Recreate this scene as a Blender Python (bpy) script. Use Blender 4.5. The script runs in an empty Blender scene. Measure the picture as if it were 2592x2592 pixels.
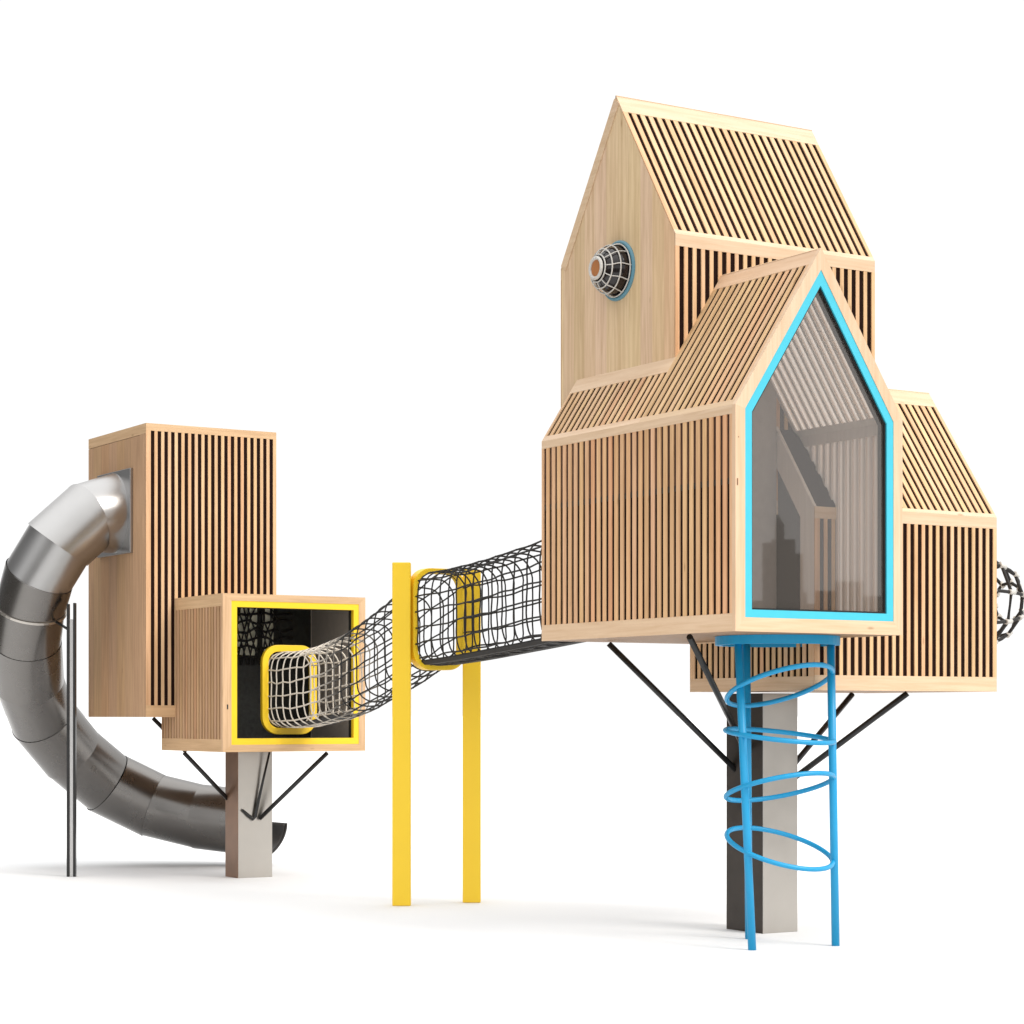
import bpy, bmesh, math, random
from mathutils import Vector, Matrix
random.seed(7)
S = bpy.context.scene
COL = S.collection
R = math.radians

# ------------------------------------------------------------------ camera
cam_data = bpy.data.cameras.new('camera')
cam = bpy.data.objects.new('camera', cam_data)
COL.objects.link(cam)
cam.location = (0, 0, 1.6)
cam.rotation_euler = (R(90), 0, R(-31.8))
cam_data.sensor_width = 36
cam_data.lens = 36 * 5640 / 2592
cam_data.shift_y = 514 / 2592
cam_data.clip_end = 6000
S.camera = cam

# ------------------------------------------------------------------ light
VIEW = 'Standard'
S.view_settings.view_transform = VIEW
S.view_settings.look = 'None'
S.view_settings.exposure = 0
S.view_settings.gamma = 1
S.view_settings.use_curve_mapping = False

FWD = Vector((math.sin(R(31.8)), math.cos(R(31.8)), 0))
RGT = Vector((math.cos(R(31.8)), -math.sin(R(31.8)), 0))
world = bpy.data.worlds.new('World')
S.world = world
world.use_nodes = True
wt = world.node_tree
wt.nodes.clear()


def wn(t, **k):
    n = wt.nodes.new(t)
    for a, v in k.items():
        setattr(n, a, v)
    return n


tc = wn('ShaderNodeTexCoord')


def lobe(direction, lo, hi, a, b, prev):
    """blend the studio brightness towards b inside a soft lobe round a direction"""
    d = wn('ShaderNodeVectorMath', operation='DOT_PRODUCT')
    wt.links.new(tc.outputs['Generated'], d.inputs[0])
    d.inputs[1].default_value = direction
    m = wn('ShaderNodeMapRange', interpolation_type='SMOOTHSTEP')
    m.inputs['From Min'].default_value = lo
    m.inputs['From Max'].default_value = hi
    wt.links.new(d.outputs['Value'], m.inputs['Value'])
    x = wn('ShaderNodeMix', data_type='FLOAT')
    wt.links.new(m.outputs['Result'], x.inputs['Factor'])
    if prev is None:
        x.inputs['A'].default_value = a
    else:
        wt.links.new(prev, x.inputs['A'])
    x.inputs['B'].default_value = b
    return x.outputs['Result']


ZEN, BASE, DARK = 2.05, 1.15, 0.24
o_ = lobe((0, 0, 1), 0.35, 0.9, BASE, ZEN, None)
Ld = (math.cos(R(78)) * FWD - math.sin(R(78)) * RGT)
o_ = lobe(tuple(Ld), 0.55, 0.92, 0, DARK, o_)
o_ = lobe(tuple(FWD), 0.72, 0.88, 0, 1.04, o_)
bg = wn('ShaderNodeBackground')
wt.links.new(o_, bg.inputs['Color'])
wo = wn('ShaderNodeOutputWorld')
wt.links.new(bg.outputs[0], wo.inputs['Surface'])

sun_data = bpy.data.lights.new('sun', 'SUN')
sun_data.energy = 2.0
sun_data.angle = R(22)
sun_data.color = (1.0, 0.96, 0.90)
sun = bpy.data.objects.new('sun', sun_data)
COL.objects.link(sun)
# light comes from in front of the window wall, a little from the right
sdir = Vector((0.42, -1.0, 0.95)).normalized()
sun.rotation_euler = sdir.to_track_quat('Z', 'Y').to_euler()
sun.location = (14, 0, 14)

# ------------------------------------------------------------------ materials
MATS = {}


def new_mat(name):
    m = bpy.data.materials.new(name)
    m.use_nodes = True
    MATS[name] = m
    return m, m.node_tree, m.node_tree.nodes['Principled BSDF']


def plain(name, col, rough=0.5, metal=0.0, noise=0.06, scale=14, coat=0.0, bump=0.0):
    m, t, p = new_mat(name)
    tcn = t.nodes.new('ShaderNodeTexCoord')
    nz = t.nodes.new('ShaderNodeTexNoise')
    nz.inputs['Scale'].default_value = scale
    nz.inputs['Detail'].default_value = 5
    t.links.new(tcn.outputs['Object'], nz.inputs['Vector'])
    mr = t.nodes.new('ShaderNodeMapRange')
    mr.inputs['From Min'].default_value = .3
    mr.inputs['From Max'].default_value = .7
    mr.inputs['To Min'].default_value = 1 - noise
    mr.inputs['To Max'].default_value = 1 + noise
    t.links.new(nz.outputs['Fac'], mr.inputs['Value'])
    mx = t.nodes.new('ShaderNodeVectorMath')
    mx.operation = 'SCALE'
    mx.inputs[0].default_value = col
    t.links.new(mr.outputs['Result'], mx.inputs['Scale'])
    t.links.new(mx.outputs['Vector'], p.inputs['Base Color'])
    rr = t.nodes.new('ShaderNodeMapRange')
    rr.inputs['To Min'].default_value = max(0.02, rough - .06)
    rr.inputs['To Max'].default_value = rough + .06
    t.links.new(nz.outputs['Fac'], rr.inputs['Value'])
    t.links.new(rr.outputs['Result'], p.inputs['Roughness'])
    p.inputs['Metallic'].default_value = metal
    p.inputs['Coat Weight'].default_value = coat
    if bump:
        b = t.nodes.new('ShaderNodeBump')
        b.inputs['Strength'].default_value = bump
        b.inputs['Distance'].default_value = .01
        t.links.new(nz.outputs['Fac'], b.inputs['Height'])
        t.links.new(b.outputs['Normal'], p.inputs['Normal'])
    return m


def wood(name, across, plank, light, dark, rough=.55, seam=0.0, var=1.0):
    """boards whose grain runs at right angles to the axis «across» (0 x, 1 y, 2 z)"""
    m, t, p = new_mat(name)
    N, Lk = t.nodes, t.links
    tcn = N.new('ShaderNodeTexCoord')
    sep = N.new('ShaderNodeSeparateXYZ')
    Lk.new(tcn.outputs['Object'], sep.inputs[0])
    ax = sep.outputs[across]
    dv = N.new('ShaderNodeMath'); dv.operation = 'DIVIDE'
    Lk.new(ax, dv.inputs[0]); dv.inputs[1].default_value = plank
    fl = N.new('ShaderNodeMath'); fl.operation = 'FLOOR'
    Lk.new(dv.outputs[0], fl.inputs[0])
    geo = N.new('ShaderNodeNewGeometry')
    ad = N.new('ShaderNodeMath'); ad.operation = 'MULTIPLY_ADD'
    Lk.new(geo.outputs['Random Per Island'], ad.inputs[0])
    ad.inputs[1].default_value = 57.3
    Lk.new(fl.outputs[0], ad.inputs[2])
    wnz = N.new('ShaderNodeTexWhiteNoise'); wnz.noise_dimensions = '1D'
    Lk.new(ad.outputs[0], wnz.inputs['W'])
    # grain
    sc = [1.6, 1.6, 1.6]; sc[across] = 34
    mp = N.new('ShaderNodeVectorMath'); mp.operation = 'MULTIPLY'
    Lk.new(tcn.outputs['Object'], mp.inputs[0]); mp.inputs[1].default_value = sc
    of = N.new('ShaderNodeVectorMath'); of.operation = 'ADD'
    cmb = N.new('ShaderNodeCombineXYZ')
    ml = N.new('ShaderNodeMath'); ml.operation = 'MULTIPLY'
    Lk.new(wnz.outputs['Value'], ml.inputs[0]); ml.inputs[1].default_value = 37
    for i in range(3):
        Lk.new(ml.outputs[0], cmb.inputs[i])
    Lk.new(mp.outputs[0], of.inputs[0]); Lk.new(cmb.outputs[0], of.inputs[1])
    nz = N.new('ShaderNodeTexNoise')
    nz.inputs['Scale'].default_value = 1.0
    nz.inputs['Detail'].default_value = 7
    nz.inputs['Roughness'].default_value = .62
    nz.inputs['Distortion'].default_value = .35
    Lk.new(of.outputs[0], nz.inputs['Vector'])
    rmp = N.new('ShaderNodeValToRGB')
    rmp.color_ramp.elements[0].position = .32
    rmp.color_ramp.elements[0].color = (*dark, 1)
    rmp.color_ramp.elements[1].position = .63
    rmp.color_ramp.elements[1].color = (*light, 1)
    Lk.new(nz.outputs['Fac'], rmp.inputs['Fac'])
    # board to board: from yellowish to pinkish, a little lighter or darker
    tint = N.new('ShaderNodeValToRGB')
    e = tint.color_ramp.elements
    v = var
    e[0].position = 0; e[0].color = (1 - .02 * v, 1 - .15 * v, 1 - .15 * v, 1)
    e[1].position = 1; e[1].color = (1 - .10 * v, 1 - .12 * v, 1 - .16 * v, 1)
    k = e.new(.35); k.color = (1, 1, 1 - .05 * v, 1)
    k = e.new(.7); k.color = (1, 1 - .04 * v, 1 + .04 * v, 1)
    Lk.new(wnz.outputs['Value'], tint.inputs['Fac'])
    mu = N.new('ShaderNodeMix'); mu.data_type = 'RGBA'; mu.blend_type = 'MULTIPLY'
    mu.inputs['Factor'].default_value = 1
    Lk.new(rmp.outputs['Color'], mu.inputs[6]); Lk.new(tint.outputs['Color'], mu.inputs[7])
    out = mu.outputs[2]
    if seam:
        fr = N.new('ShaderNodeMath'); fr.operation = 'FRACT'
        Lk.new(dv.outputs[0], fr.inputs[0])
        ps = N.new('ShaderNodeMath'); ps.operation = 'LESS_THAN'
        Lk.new(fr.outputs[0], ps.inputs[0]); ps.inputs[1].default_value = .022
        ms = N.new('ShaderNodeMath'); ms.operation = 'MULTIPLY'
        Lk.new(ps.outputs[0], ms.inputs[0]); ms.inputs[1].default_value = seam
        mm = N.new('ShaderNodeMix'); mm.data_type = 'RGBA'
        Lk.new(ms.outputs[0], mm.inputs['Factor'])
        Lk.new(out, mm.inputs[6]); mm.inputs[7].default_value = (.22, .13, .07, 1)
        out = mm.outputs[2]
    # small knots
    vor = N.new('ShaderNodeTexVoronoi'); vor.inputs['Scale'].default_value = 1.0
    kv = N.new('ShaderNodeVectorMath'); kv.operation = 'MULTIPLY'
    ks = [2.1, 2.1, 2.1]; ks[across] = 6.5
    Lk.new(tcn.outputs['Object'], kv.inputs[0]); kv.inputs[1].default_value = ks
    Lk.new(kv.outputs[0], vor.inputs['Vector'])
    kr = N.new('ShaderNodeMapRange')
    kr.inputs['From Min'].default_value = .03
    kr.inputs['From Max'].default_value = .085
    kr.inputs['To Min'].default_value = .55
    kr.inputs['To Max'].default_value = 0
    Lk.new(vor.outputs['Distance'], kr.inputs['Value'])
    km = N.new('ShaderNodeMix'); km.data_type = 'RGBA'
    Lk.new(kr.outputs['Result'], km.inputs['Factor'])
    Lk.new(out, km.inputs[6]); km.inputs[7].default_value = (.30, .17, .08, 1)
    Lk.new(km.outputs[2], p.inputs['Base Color'])
    p.inputs['Roughness'].default_value = rough
    p.inputs['Specular IOR Level'].default_value = .3
    b = N.new('ShaderNodeBump')
    b.inputs['Strength'].default_value = .12
    b.inputs['Distance'].default_value = .004
    Lk.new(nz.outputs['Fac'], b.inputs['Height'])
    Lk.new(b.outputs['Normal'], p.inputs['Normal'])
    return m


PL, PD = (.76, .52, .295), (.58, .37, .19)       # pale larch
TL, TD = (.54, .345, .19), (.40, .245, .13)         # darker, redder boards of the slide tower
RL, RD = (.735, .55, .37), (.64, .45, .28)        # paler planed rails and boards
W = [wood('larch_x', 0, 3.0, PL, PD), wood('larch_y', 1, 3.0, PL, PD), wood('larch_z', 2, 3.0, RL, RD, var=.5), wood('rail_x', 0, 3.0, RL, RD, var=.5)]
WB = wood('larch_boards', 1, .145, (.76, .575, .365), (.59, .415, .24), seam=.12, var=1.3)
WW = wood('larch_warm', 1, 3.0, (.78, .50, .275), (.60, .36, .18), var=1.2)    # redder slats on the long wall
T = [wood('cedar_x', 0, 3.0, (.70, .49, .28), (.55, .36, .19)), wood('cedar_y', 1, 3.0, TL, TD),
     wood('cedar_z', 2, 3.0, (.66, .45, .255), (.53, .345, .185), var=.5)]
TB = wood('cedar_boards', 1, .21, TL, TD, seam=.35)
plain('shade_liner', (.016, .006, .004), .9, noise=.3)  # near-black so the gaps show a dark inside; shade put into the colour
MATS['shade_liner'].node_tree.nodes['Principled BSDF'].inputs['Specular IOR Level'].default_value = .1
plain('groove', (.22, .12, .06), .7, noise=.2)
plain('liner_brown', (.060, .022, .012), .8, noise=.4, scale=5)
plain('floor_board', (.27, .155, .08), .6, noise=.12)
IN = [wood('interior_x', 0, 3.0, (.84, .77, .71), (.77, .70, .64), var=.25), wood('interior_y', 1, 3.0, (.84, .77, .71), (.77, .70, .64), var=.25)]
plain('interior_gap', (.42, .37, .33), .7)
plain('wall_reflection_grey', (.40, .36, .33), .6)
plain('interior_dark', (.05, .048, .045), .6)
plain('black_panel', (.018, .02, .018), .45, noise=.5, scale=30)
plain('window_blue', (.055, .50, .64), .42, noise=.02)
plain('ladder_blue', (.004, .295, .565), .42, noise=.02)
plain('yellow_paint', (.88, .585, .018), .42, noise=.012, scale=3)
plain('black_metal', (.010, .010, .010), .32, noise=.2)
plain('black_rope', (.016, .014, .013), .75, noise=.4, scale=90)
plain('white_rope', (.58, .56, .52), .6, noise=.1, scale=60)
plain('rubber_mat', (.018, .016, .015), .8, noise=.3, scale=25)
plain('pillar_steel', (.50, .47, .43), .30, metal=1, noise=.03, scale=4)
plain('pillar_dark_reflection', (.06, .05, .043), .3, metal=.6, noise=.2, scale=3)  # dark reflection on the pillar's side put into the colour
plain('pillar_brown_reflection', (.26, .15, .095), .3, metal=.6, noise=.2, scale=3)  # brown reflection on the short pillar's side put into the colour
plain('white_metal', (.80, .80, .80), .3, noise=.02)
plain('slide_steel', (.20, .19, .18), .27, metal=1, noise=.04, scale=3)
plain('plate_steel', (.55, .54, .53), .35, metal=.8, noise=.03)
plain('slide_steel_lit', (.40, .395, .39), .30, metal=1, noise=.03, scale=3)  # paler copy of the slide steel, its bright reflection in the colour
plain('chute_inside', (.035, .035, .036), .4)
plain('copper_inside', (.42, .16, .05), .45)
plain('bubble_dark', (.010, .006, .006), .12, noise=.4)
plain('rim_blue', (.10, .25, .32), .4)
plain('daylight_cream', (.92, .90, .74), .8, noise=.2)

# rope that is pale towards the box and black for the rest of its length
m, t, p = new_mat('net_rope')
geo = t.nodes.new('ShaderNodeNewGeometry')
sp = t.nodes.new('ShaderNodeSeparateXYZ')
t.links.new(geo.outputs['Position'], sp.inputs[0])
mr = t.nodes.new('ShaderNodeMapRange')
mr.inputs['From Min'].default_value = 17.9
mr.inputs['From Max'].default_value = 18.5
t.links.new(sp.outputs[1], mr.inputs['Value'])
mx = t.nodes.new('ShaderNodeMix'); mx.data_type = 'RGBA'
mx.inputs[6].default_value = (.016, .014, .013, 1)
mx.inputs[7].default_value = (.62, .56, .48, 1)
t.links.new(mr.outputs['Result'], mx.inputs['Factor'])
t.links.new(mx.outputs[2], p.inputs['Base Color'])
p.inputs['Roughness'].default_value = .7

# translucent sheet added behind the far slats to bring daylight into the room
m, t, p = new_mat('added_light_sheet')
t.nodes.remove(p)
tl = t.nodes.new('ShaderNodeBsdfTranslucent'); tl.inputs[0].default_value = (.90, .86, .82, 1)
d2 = t.nodes.new('ShaderNodeBsdfDiffuse'); d2.inputs[0].default_value = (.80, .75, .70, 1)
m3 = t.nodes.new('ShaderNodeMixShader'); m3.inputs[0].default_value = .2
t.links.new(tl.outputs[0], m3.inputs[1]); t.links.new(d2.outputs[0], m3.inputs[2])
t.links.new(m3.outputs[0], t.nodes['Material Output'].inputs['Surface'])

# tinted window glass
m, t, p = new_mat('tinted_glass')
t.nodes.remove(p)
out = t.nodes['Material Output']
tr = t.nodes.new('ShaderNodeBsdfTransparent'); tr.inputs[0].default_value = (.82, .80, .775, 1)
gl = t.nodes.new('ShaderNodeBsdfGlossy'); gl.inputs['Roughness'].default_value = .015
gl.inputs['Color'].default_value = (.95, .95, .95, 1)
lw = t.nodes.new('ShaderNodeLayerWeight'); lw.inputs['Blend'].default_value = .5
pw = t.nodes.new('ShaderNodeMath'); pw.operation = 'POWER'; pw.inputs[1].default_value = 3
t.links.new(lw.outputs['Facing'], pw.inputs[0])
fr = t.nodes.new('ShaderNodeMath'); fr.operation = 'MULTIPLY_ADD'; fr.inputs[1].default_value = .7; fr.inputs[2].default_value = .075
t.links.new(pw.outputs[0], fr.inputs[0])
ms = t.nodes.new('ShaderNodeMixShader')
t.links.new(fr.outputs[0], ms.inputs[0])
t.links.new(tr.outputs[0], ms.inputs[1]); t.links.new(gl.outputs[0], ms.inputs[2])
df = t.nodes.new('ShaderNodeBsdfDiffuse'); df.inputs[0].default_value = (.48, .43, .39, 1)   # grey veil of reflected light put in as diffuse colour
m2 = t.nodes.new('ShaderNodeMixShader'); m2.inputs[0].default_value = .10
t.links.new(ms.outputs[0], m2.inputs[1]); t.links.new(df.outputs[0], m2.inputs[2])
t.links.new(m2.outputs[0], out.inputs['Surface'])

plain('skyline_grey', (.07, .068, .066), .9, scale=.05)
plain('reflection_floor', (.06, .055, .05), .7)
plain('ground_white', (.735, .738, .742), .85, noise=.01, scale=.8)

# ------------------------------------------------------------------ mesh helpers


class MB:
    """collects shapes, then links them as ONE mesh object"""

    def __init__(self):
        self.bm = bmesh.new()
        self.mats = []
        self.cur = 0

    def mat(self, name):
        m = MATS[name] if isinstance(name, str) else name
        if m not in self.mats:
            self.mats.append(m)
        self.cur = self.mats.index(m)
        return self

    def face(self, pts, smooth=False):
        f = self.bm.faces.new([self.bm.verts.new(q) for q in pts])
        f.material_index = self.cur
        f.smooth = smooth
        return self

    def _faces(self, vs, idx, smooth=False):
        for ix in idx:
            try:
                f = self.bm.faces.new([vs[i] for i in ix])
            except ValueError:
                continue
            f.material_index = self.cur
            f.smooth = smooth

    def hexa(self, c):
        """8 corners: 0-3 one face, 4-7 the opposite one in the same order"""
        vs = [self.bm.verts.new(q) for q in c]
        self._faces(vs, [(3, 2, 1, 0), (4, 5, 6, 7), (0, 1, 5, 4), (1, 2, 6, 5), (2, 3, 7, 6), (3, 0, 4, 7)])
        return self

    def box(self, x0, x1, y0, y1, z0, z1):
        return self.hexa([(x0, y0, z0), (x1, y0, z0), (x1, y1, z0), (x0, y1, z0),
                          (x0, y0, z1), (x1, y0, z1), (x1, y1, z1), (x0, y1, z1)])

    def slab(self, O, U, V, Nn, u0, u1, v0, v1, n0, n1):
        P = lambda u, v, n: O + U * u + V * v + Nn * n
        return self.hexa([P(u0, v0, n0), P(u1, v0, n0), P(u1, v1, n0), P(u0, v1, n0),
                          P(u0, v0, n1), P(u1, v0, n1), P(u1, v1, n1), P(u0, v1, n1)])

    def prism(self, poly, d0, d1):
        """poly: list of 3D points; extruded from +d0 to +d1 (vectors)"""
        n = len(poly)
        a = [self.bm.verts.new(Vector(q) + d0) for q in poly]
        b = [self.bm.verts.new(Vector(q) + d1) for q in poly]
        vs = a + b
        self._faces(vs, [tuple(range(n - 1, -1, -1)), tuple(range(n, 2 * n))] +
                    [(i, (i + 1) % n, n + (i + 1) % n, n + i) for i in range(n)])
        return self

    def ring(self, outer, inner, d0, d1):
        n = len(outer)
        g = [[self.bm.verts.new(Vector(q) + d) for q in P] for P in (outer, inner) for d in (d0, d1)]
        vs = sum(g, [])
        idx = []
        for i in range(n):
            j = (i + 1) % n
            idx += [(i, j, n + j, n + i), (2 * n + j, 2 * n + i, 3 * n + i, 3 * n + j),
                    (n + i, n + j, 3 * n + j, 3 * n + i), (j, i, 2 * n + i, 2 * n + j)]
        self._faces(vs, idx)
        return self

    def tube(self, pts, r, sides=6, closed=False, caps=True, smooth=True):
        pts = [Vector(q) for q in pts]
        n = len(pts)
        rad = r if isinstance(r, (list, tuple)) else [r] * n
        rings = []
        ref = None
        for i in range(n):
            a = pts[(i - 1) % n] if (closed or i) else pts[i]
            b = pts[(i + 1) % n] if (closed or i < n - 1) else pts[i]
            tg = (b - a).normalized()
            if ref is None:
                ref = tg.orthogonal().normalized()
            ref = (ref - tg * ref.dot(tg)).normalized()
            bi = tg.cross(ref)
            rings.append([self.bm.verts.new(pts[i] + (ref * math.cos(2 * math.pi * k / sides) +
                          bi * math.sin(2 * math.pi * k / sides)) * rad[i]) for k in range(sides)])
        for i in range(n if closed else n - 1):
            A, B = rings[i], rings[(i + 1) % n]
            off = 0
            if closed and i == n - 1:
                off = min(range(sides), key=lambda o: (A[0].co - B[o].co).length)
            for k in range(sides):
                f = self.bm.faces.new((A[k], A[(k + 1) % sides], B[(k + 1 + off) % sides], B[(k + off) % sides]))
                f.material_index = self.cur
                f.smooth = smooth
        if caps and not closed:
            for ring, rev in ((rings[0], True), (rings[-1], False)):
                f = self.bm.faces.new(ring[::-1] if rev else ring)
                f.material_index = self.cur
        return self

    def build(self, name, parent=None, bevel=0.0, label=None):
        bmesh.ops.recalc_face_normals(self.bm, faces=self.bm.faces)
        org = root_loc(parent)
        if parent is None:
            org = Vector((0, 0, 0))
        for v in self.bm.verts:
            v.co -= org
        me = bpy.data.meshes.new(name)
        self.bm.to_mesh(me)
        self.bm.free()
        for q in self.mats:
            me.materials.append(q)
        o = bpy.data.objects.new(name, me)
        COL.objects.link(o)
        o.parent = parent
        if bevel:
            b = o.modifiers.new('bevel', 'BEVEL')
            b.width = bevel
            b.segments = 2
            b.limit_method = 'ANGLE'
            b.angle_limit = R(50)
        if label:
            o['label'] = label
        return o


def root_loc(p):
    while p is not None and p.parent is not None:
        p = p.parent
    return Vector(p.location) if p is not None else Vector((0, 0, 0))


def thing(name, loc, label, cat, group=None):
    o = bpy.data.objects.new(name, None)
    COL.objects.link(o)
    o.location = loc
    o.empty_display_size = .2
    o['label'] = label
    o['category'] = cat
    if group:
        o['group'] = group
    return o


def tag(o, label, cat, group=None):
    o['label'] = label
    o['category'] = cat
    if group:
        o['group'] = group
    return o


def inset(poly, dist):
    """inset a CCW 2D polygon by a distance per edge (edge i runs from vertex i to i+1)"""
    n = len(poly)
    ln = []
    for i in range(n):
        a, b = Vector(poly[i]), Vector(poly[(i + 1) % n])
        d = (b - a).normalized()
        nm = Vector((-d.y, d.x))
        ln.append((a + nm * dist[i], d))
    res = []
    for i in range(n):
        p1, d1 = ln[i - 1]
        p2, d2 = ln[i]
        cr = d1.x * d2.y - d1.y * d2.x
        s = ((p2 - p1).x * d2.y - (p2 - p1).y * d2.x) / cr
        res.append(tuple(p1 + d1 * s))
    return res


def slats(mb, O, U, V, w, h, n, l, r, b, t, gap=.45, th=.007, slat_mat=None, rail_mat=None, first_gap=True):
    """a slatted panel in the plane O + uU + vV, its outer face on that plane;
    rails below (b) and above (t), stiles left (l) and right (r), n gaps between"""
    O, U, V = Vector(O), Vector(U).normalized(), Vector(V).normalized()
    Nn = U.cross(V).normalized()
    if b:
        mb.mat(rail_mat).slab(O, U, V, Nn, 0, w, 0, b, -th, 0)
    if t:
        mb.mat(rail_mat).slab(O, U, V, Nn, 0, w, h - t, h, -th, 0)
    mb.mat(slat_mat)
    if l:
        mb.slab(O, U, V, Nn, 0, l, b, h - t, -th, 0)
    if r:
        mb.slab(O, U, V, Nn, w - r, w, b, h - t, -th, 0)
    iw = w - l - r
    pitch = iw / (n - 1 + gap)          # n gaps, n-1 slats between them
    g = pitch * gap
    for i in range(n - 1):
        u = l + g + i * pitch
        jit = random.uniform(-.0012, .0012)
        mb.slab(O, U, V, Nn, u, u + pitch - g, b, h - t, -th, jit - .0012)
    return mb


# ------------------------------------------------------------------ ground
# a white sweep under and behind everything, on an unseen dark floor added to darken reflections
g = MB().mat('reflection_floor')
g.face([(-500, -500, -.004), (500, -500, -.004), (500, 500, -.004), (-500, 500, -.004)])
go = g.build('floor')
go['kind'] = 'structure'
g = MB().mat('ground_white')
g.face([RGT * a + FWD * b for a, b in ((-4, 3), (5, 3), (5 + .34 * 2400, 2400), (-4 - .34 * 2400, 2400))])
go = g.build('ground')
go['kind'] = 'structure'

# a far-off row of buildings behind the camera, seen mirrored in the window glass
sk = MB().mat('skyline_grey')
for a0, a1, top, far in ((2.4, 5.8, 63, 800), (5.6, 14.2, 65, 810), (7.0, 10.2, 70, 806), (13.6, 17.0, 60, 812), (16.8, 18.4, 46, 815), (-4, 2.6, 44, 830),
                         (22.0, 30.5, 48, 840), (30.0, 40.0, 52, 850), (39.5, 52.0, 47, 860), (18.0, 26.0, 43, 835), (44.0, 60.0, 43, 845)):
    # a0, a1: metres along the row; far: metres out along the street that faces the window
    dirv = Vector((.6211, -.7837, 0)); alongv = Vector((.7837, .6211, 0))
    c0 = Vector((0, 23.2, 0)) + dirv * far
    c0 = c0 - alongv * 5
    q4 = [c0 + alongv * a0, c0 + alongv * a1, c0 + alongv * a1 + dirv * 14, c0 + alongv * a0 + dirv * 14]
    sk.hexa(q4 + [v + Vector((0, 0, top)) for v in q4])
    if (a0, a1) == (7.0, 10.2):
        m4 = [v + Vector((0, 0, top)) for v in q4]
        mid = (m4[0] + m4[3]) / 2 + alongv * .6 + Vector((0, 0, 5))
        for i_ in range(4):
            sk.face([m4[i_], m4[(i_ + 1) % 4], mid])
sko = sk.build('skyline')
sko['kind'] = 'stuff'
tag(sko, 'far grey city buildings mirrored faintly in the big window', 'skyline')

# ================================================================== THE TREE HOUSE
house = thing('tree_house', (10.31, 13.1, 0), 'tall pale wooden tree house of stacked gabled cabins on one grey steel pillar', 'tree house')
V3 = Vector

# pillar
pb = MB().mat('pillar_steel').box(10.15, 10.476, 12.888, 13.32, 0, 1.76)
pil = pb.build('pillar', house, bevel=.004)
MB().mat('pillar_dark_reflection').box(10.146, 10.1495, 12.889, 13.319, 0, 1.758).build('reflection_side', pil, label='dark side of the pillar, its reflection set as colour')
for a, b in [((9.32, 13.67, 2.13), (10.16, 13.22, 1.19)), ((8.98, 12.2, 2.13), (10.16, 13.1, 1.33)),
             ((11.36, 13.31, 1.76), (10.47, 13.15, 1.06)), ((11.05, 12.33, 1.76), (10.47, 12.95, 1.12))]:
    MB().mat('black_metal').tube([a, b], .022, 12).build('brace', house)


def pent_y(y, x0, x1, zb, ze, za):       # gable polygon in a plane of constant y
    return [(x0, zb), (x1, zb), (x1, ze), ((x0 + x1) / 2, za), (x0, ze)]


# ---- cabin with the blue window ------------------------------------------------
x0, x1, y0, y1, zb, ze, za = 8.893, 10.331, 11.578, 13.926, 2.148, 3.629, 4.727
xm = (x0 + x1) / 2
by0 = 12.675                    # front wall of the tall cabin behind
bx0 = 9.208
yf = y0 + .035                  # back of the front board
run, rise = xm - x0, za - ze
sl = math.hypot(run, rise)
e = .0115
A = MB()
# lining plates: left wall in two tones, roof, floor, right wall, back wall
A.mat('shade_liner').box(x0 + e, x0 + .045, yf, y1 - .002, zb + .02, 3.13)
A.mat('liner_brown').box(x0 + e, x0 + .045, yf, y1 - .002, 3.13, ze - .01)
nl = V3((-rise, 0, run)).normalized()
ul = V3((run, 0, rise)).normalized()
nr = V3((rise, 0, run)).normalized()
ur = V3((-run, 0, rise)).normalized()
Yv = V3((0, 1, 0))
A.mat('shade_liner').slab(V3((x0, yf, ze)), ul, Yv, -nl, .0, sl - .09, 0, by0 - yf, e, .045)
A.slab(V3((x0, by0, ze)), ul, Yv, -nl, 0, (bx0 - x0) / run * sl, 0.001, y1 - by0 - .002, e, .045)
A.mat('black_rope').box(x0 + .0078, x0 + .02, yf + .03, y1 - .03, 3.115, 3.155)
A.mat('floor_board').box(x0 + .014, x1 - .014, yf + .001, y1 - .014, zb + .001, zb + .06)
A.mat(W[2]).box(x0 + .001, bx0 + .2, y1 - .014, y1, zb + .002, ze)
cabA = A.build('cabin', house, label='cabin with the tall blue framed window at its gable')
n_a = 31
p1 = MB()
slats(p1, (x0, y1, zb), (0, -1, 0), (0, 0, 1), y1 - yf, ze - zb, n_a, .028, .03, .118, .058, .43, .009, WW, W[2])
p1.build('slat_wall', cabA)
p2 = MB()
fl_len = (bx0 - x0) / run * sl
# short roof strip beside the tall cabin, then the roof running up to the ridge
nb = 17
slats(p2, (x0, y1, ze), (0, -1, 0), tuple(ul), y1 - by0, fl_len + .02, nb, .03, .0, .045, .15, .46, .009, W[1], W[2])
slats(p2, (x0, by0, ze), (0, -1, 0), tuple(ul), by0 - yf, sl, 14, .043, .03, .045, .135, .46, .009, W[1], W[2])
p2.build('slat_roof', cabA)
p3 = MB()
slats(p3, (x1, yf, ze), (0, 1, 0), tuple(ur), by0 - yf, sl, 14, .03, .03, .045, .135, .46, .009, W[1], W[2])
p3.build('slat_roof', cabA)
p4 = MB()
slats(p4, (x1, yf, zb), (0, 1, 0), (0, 0, 1), by0 - yf, ze - zb, 14, .03, .03, .118, .058, .43, .009, W[1], W[2])
p4.build('slat_wall', cabA)
# front board: the pentagon of pale wood round the window
outer = [(x0, zb), (x1, zb), (x1, ze), (xm, za), (x0, ze)]
f1 = inset(outer, [.092, .080, .080, .080, .080])
f2 = inset(f1, [.052, .058, .058, .058, .058])
f3 = inset(f2, [.012] * 5)
to3 = lambda P, y: [(a, y, b) for a, b in P]
fb = MB().mat(W[2])
yv = V3((0, 1, 0))
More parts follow.
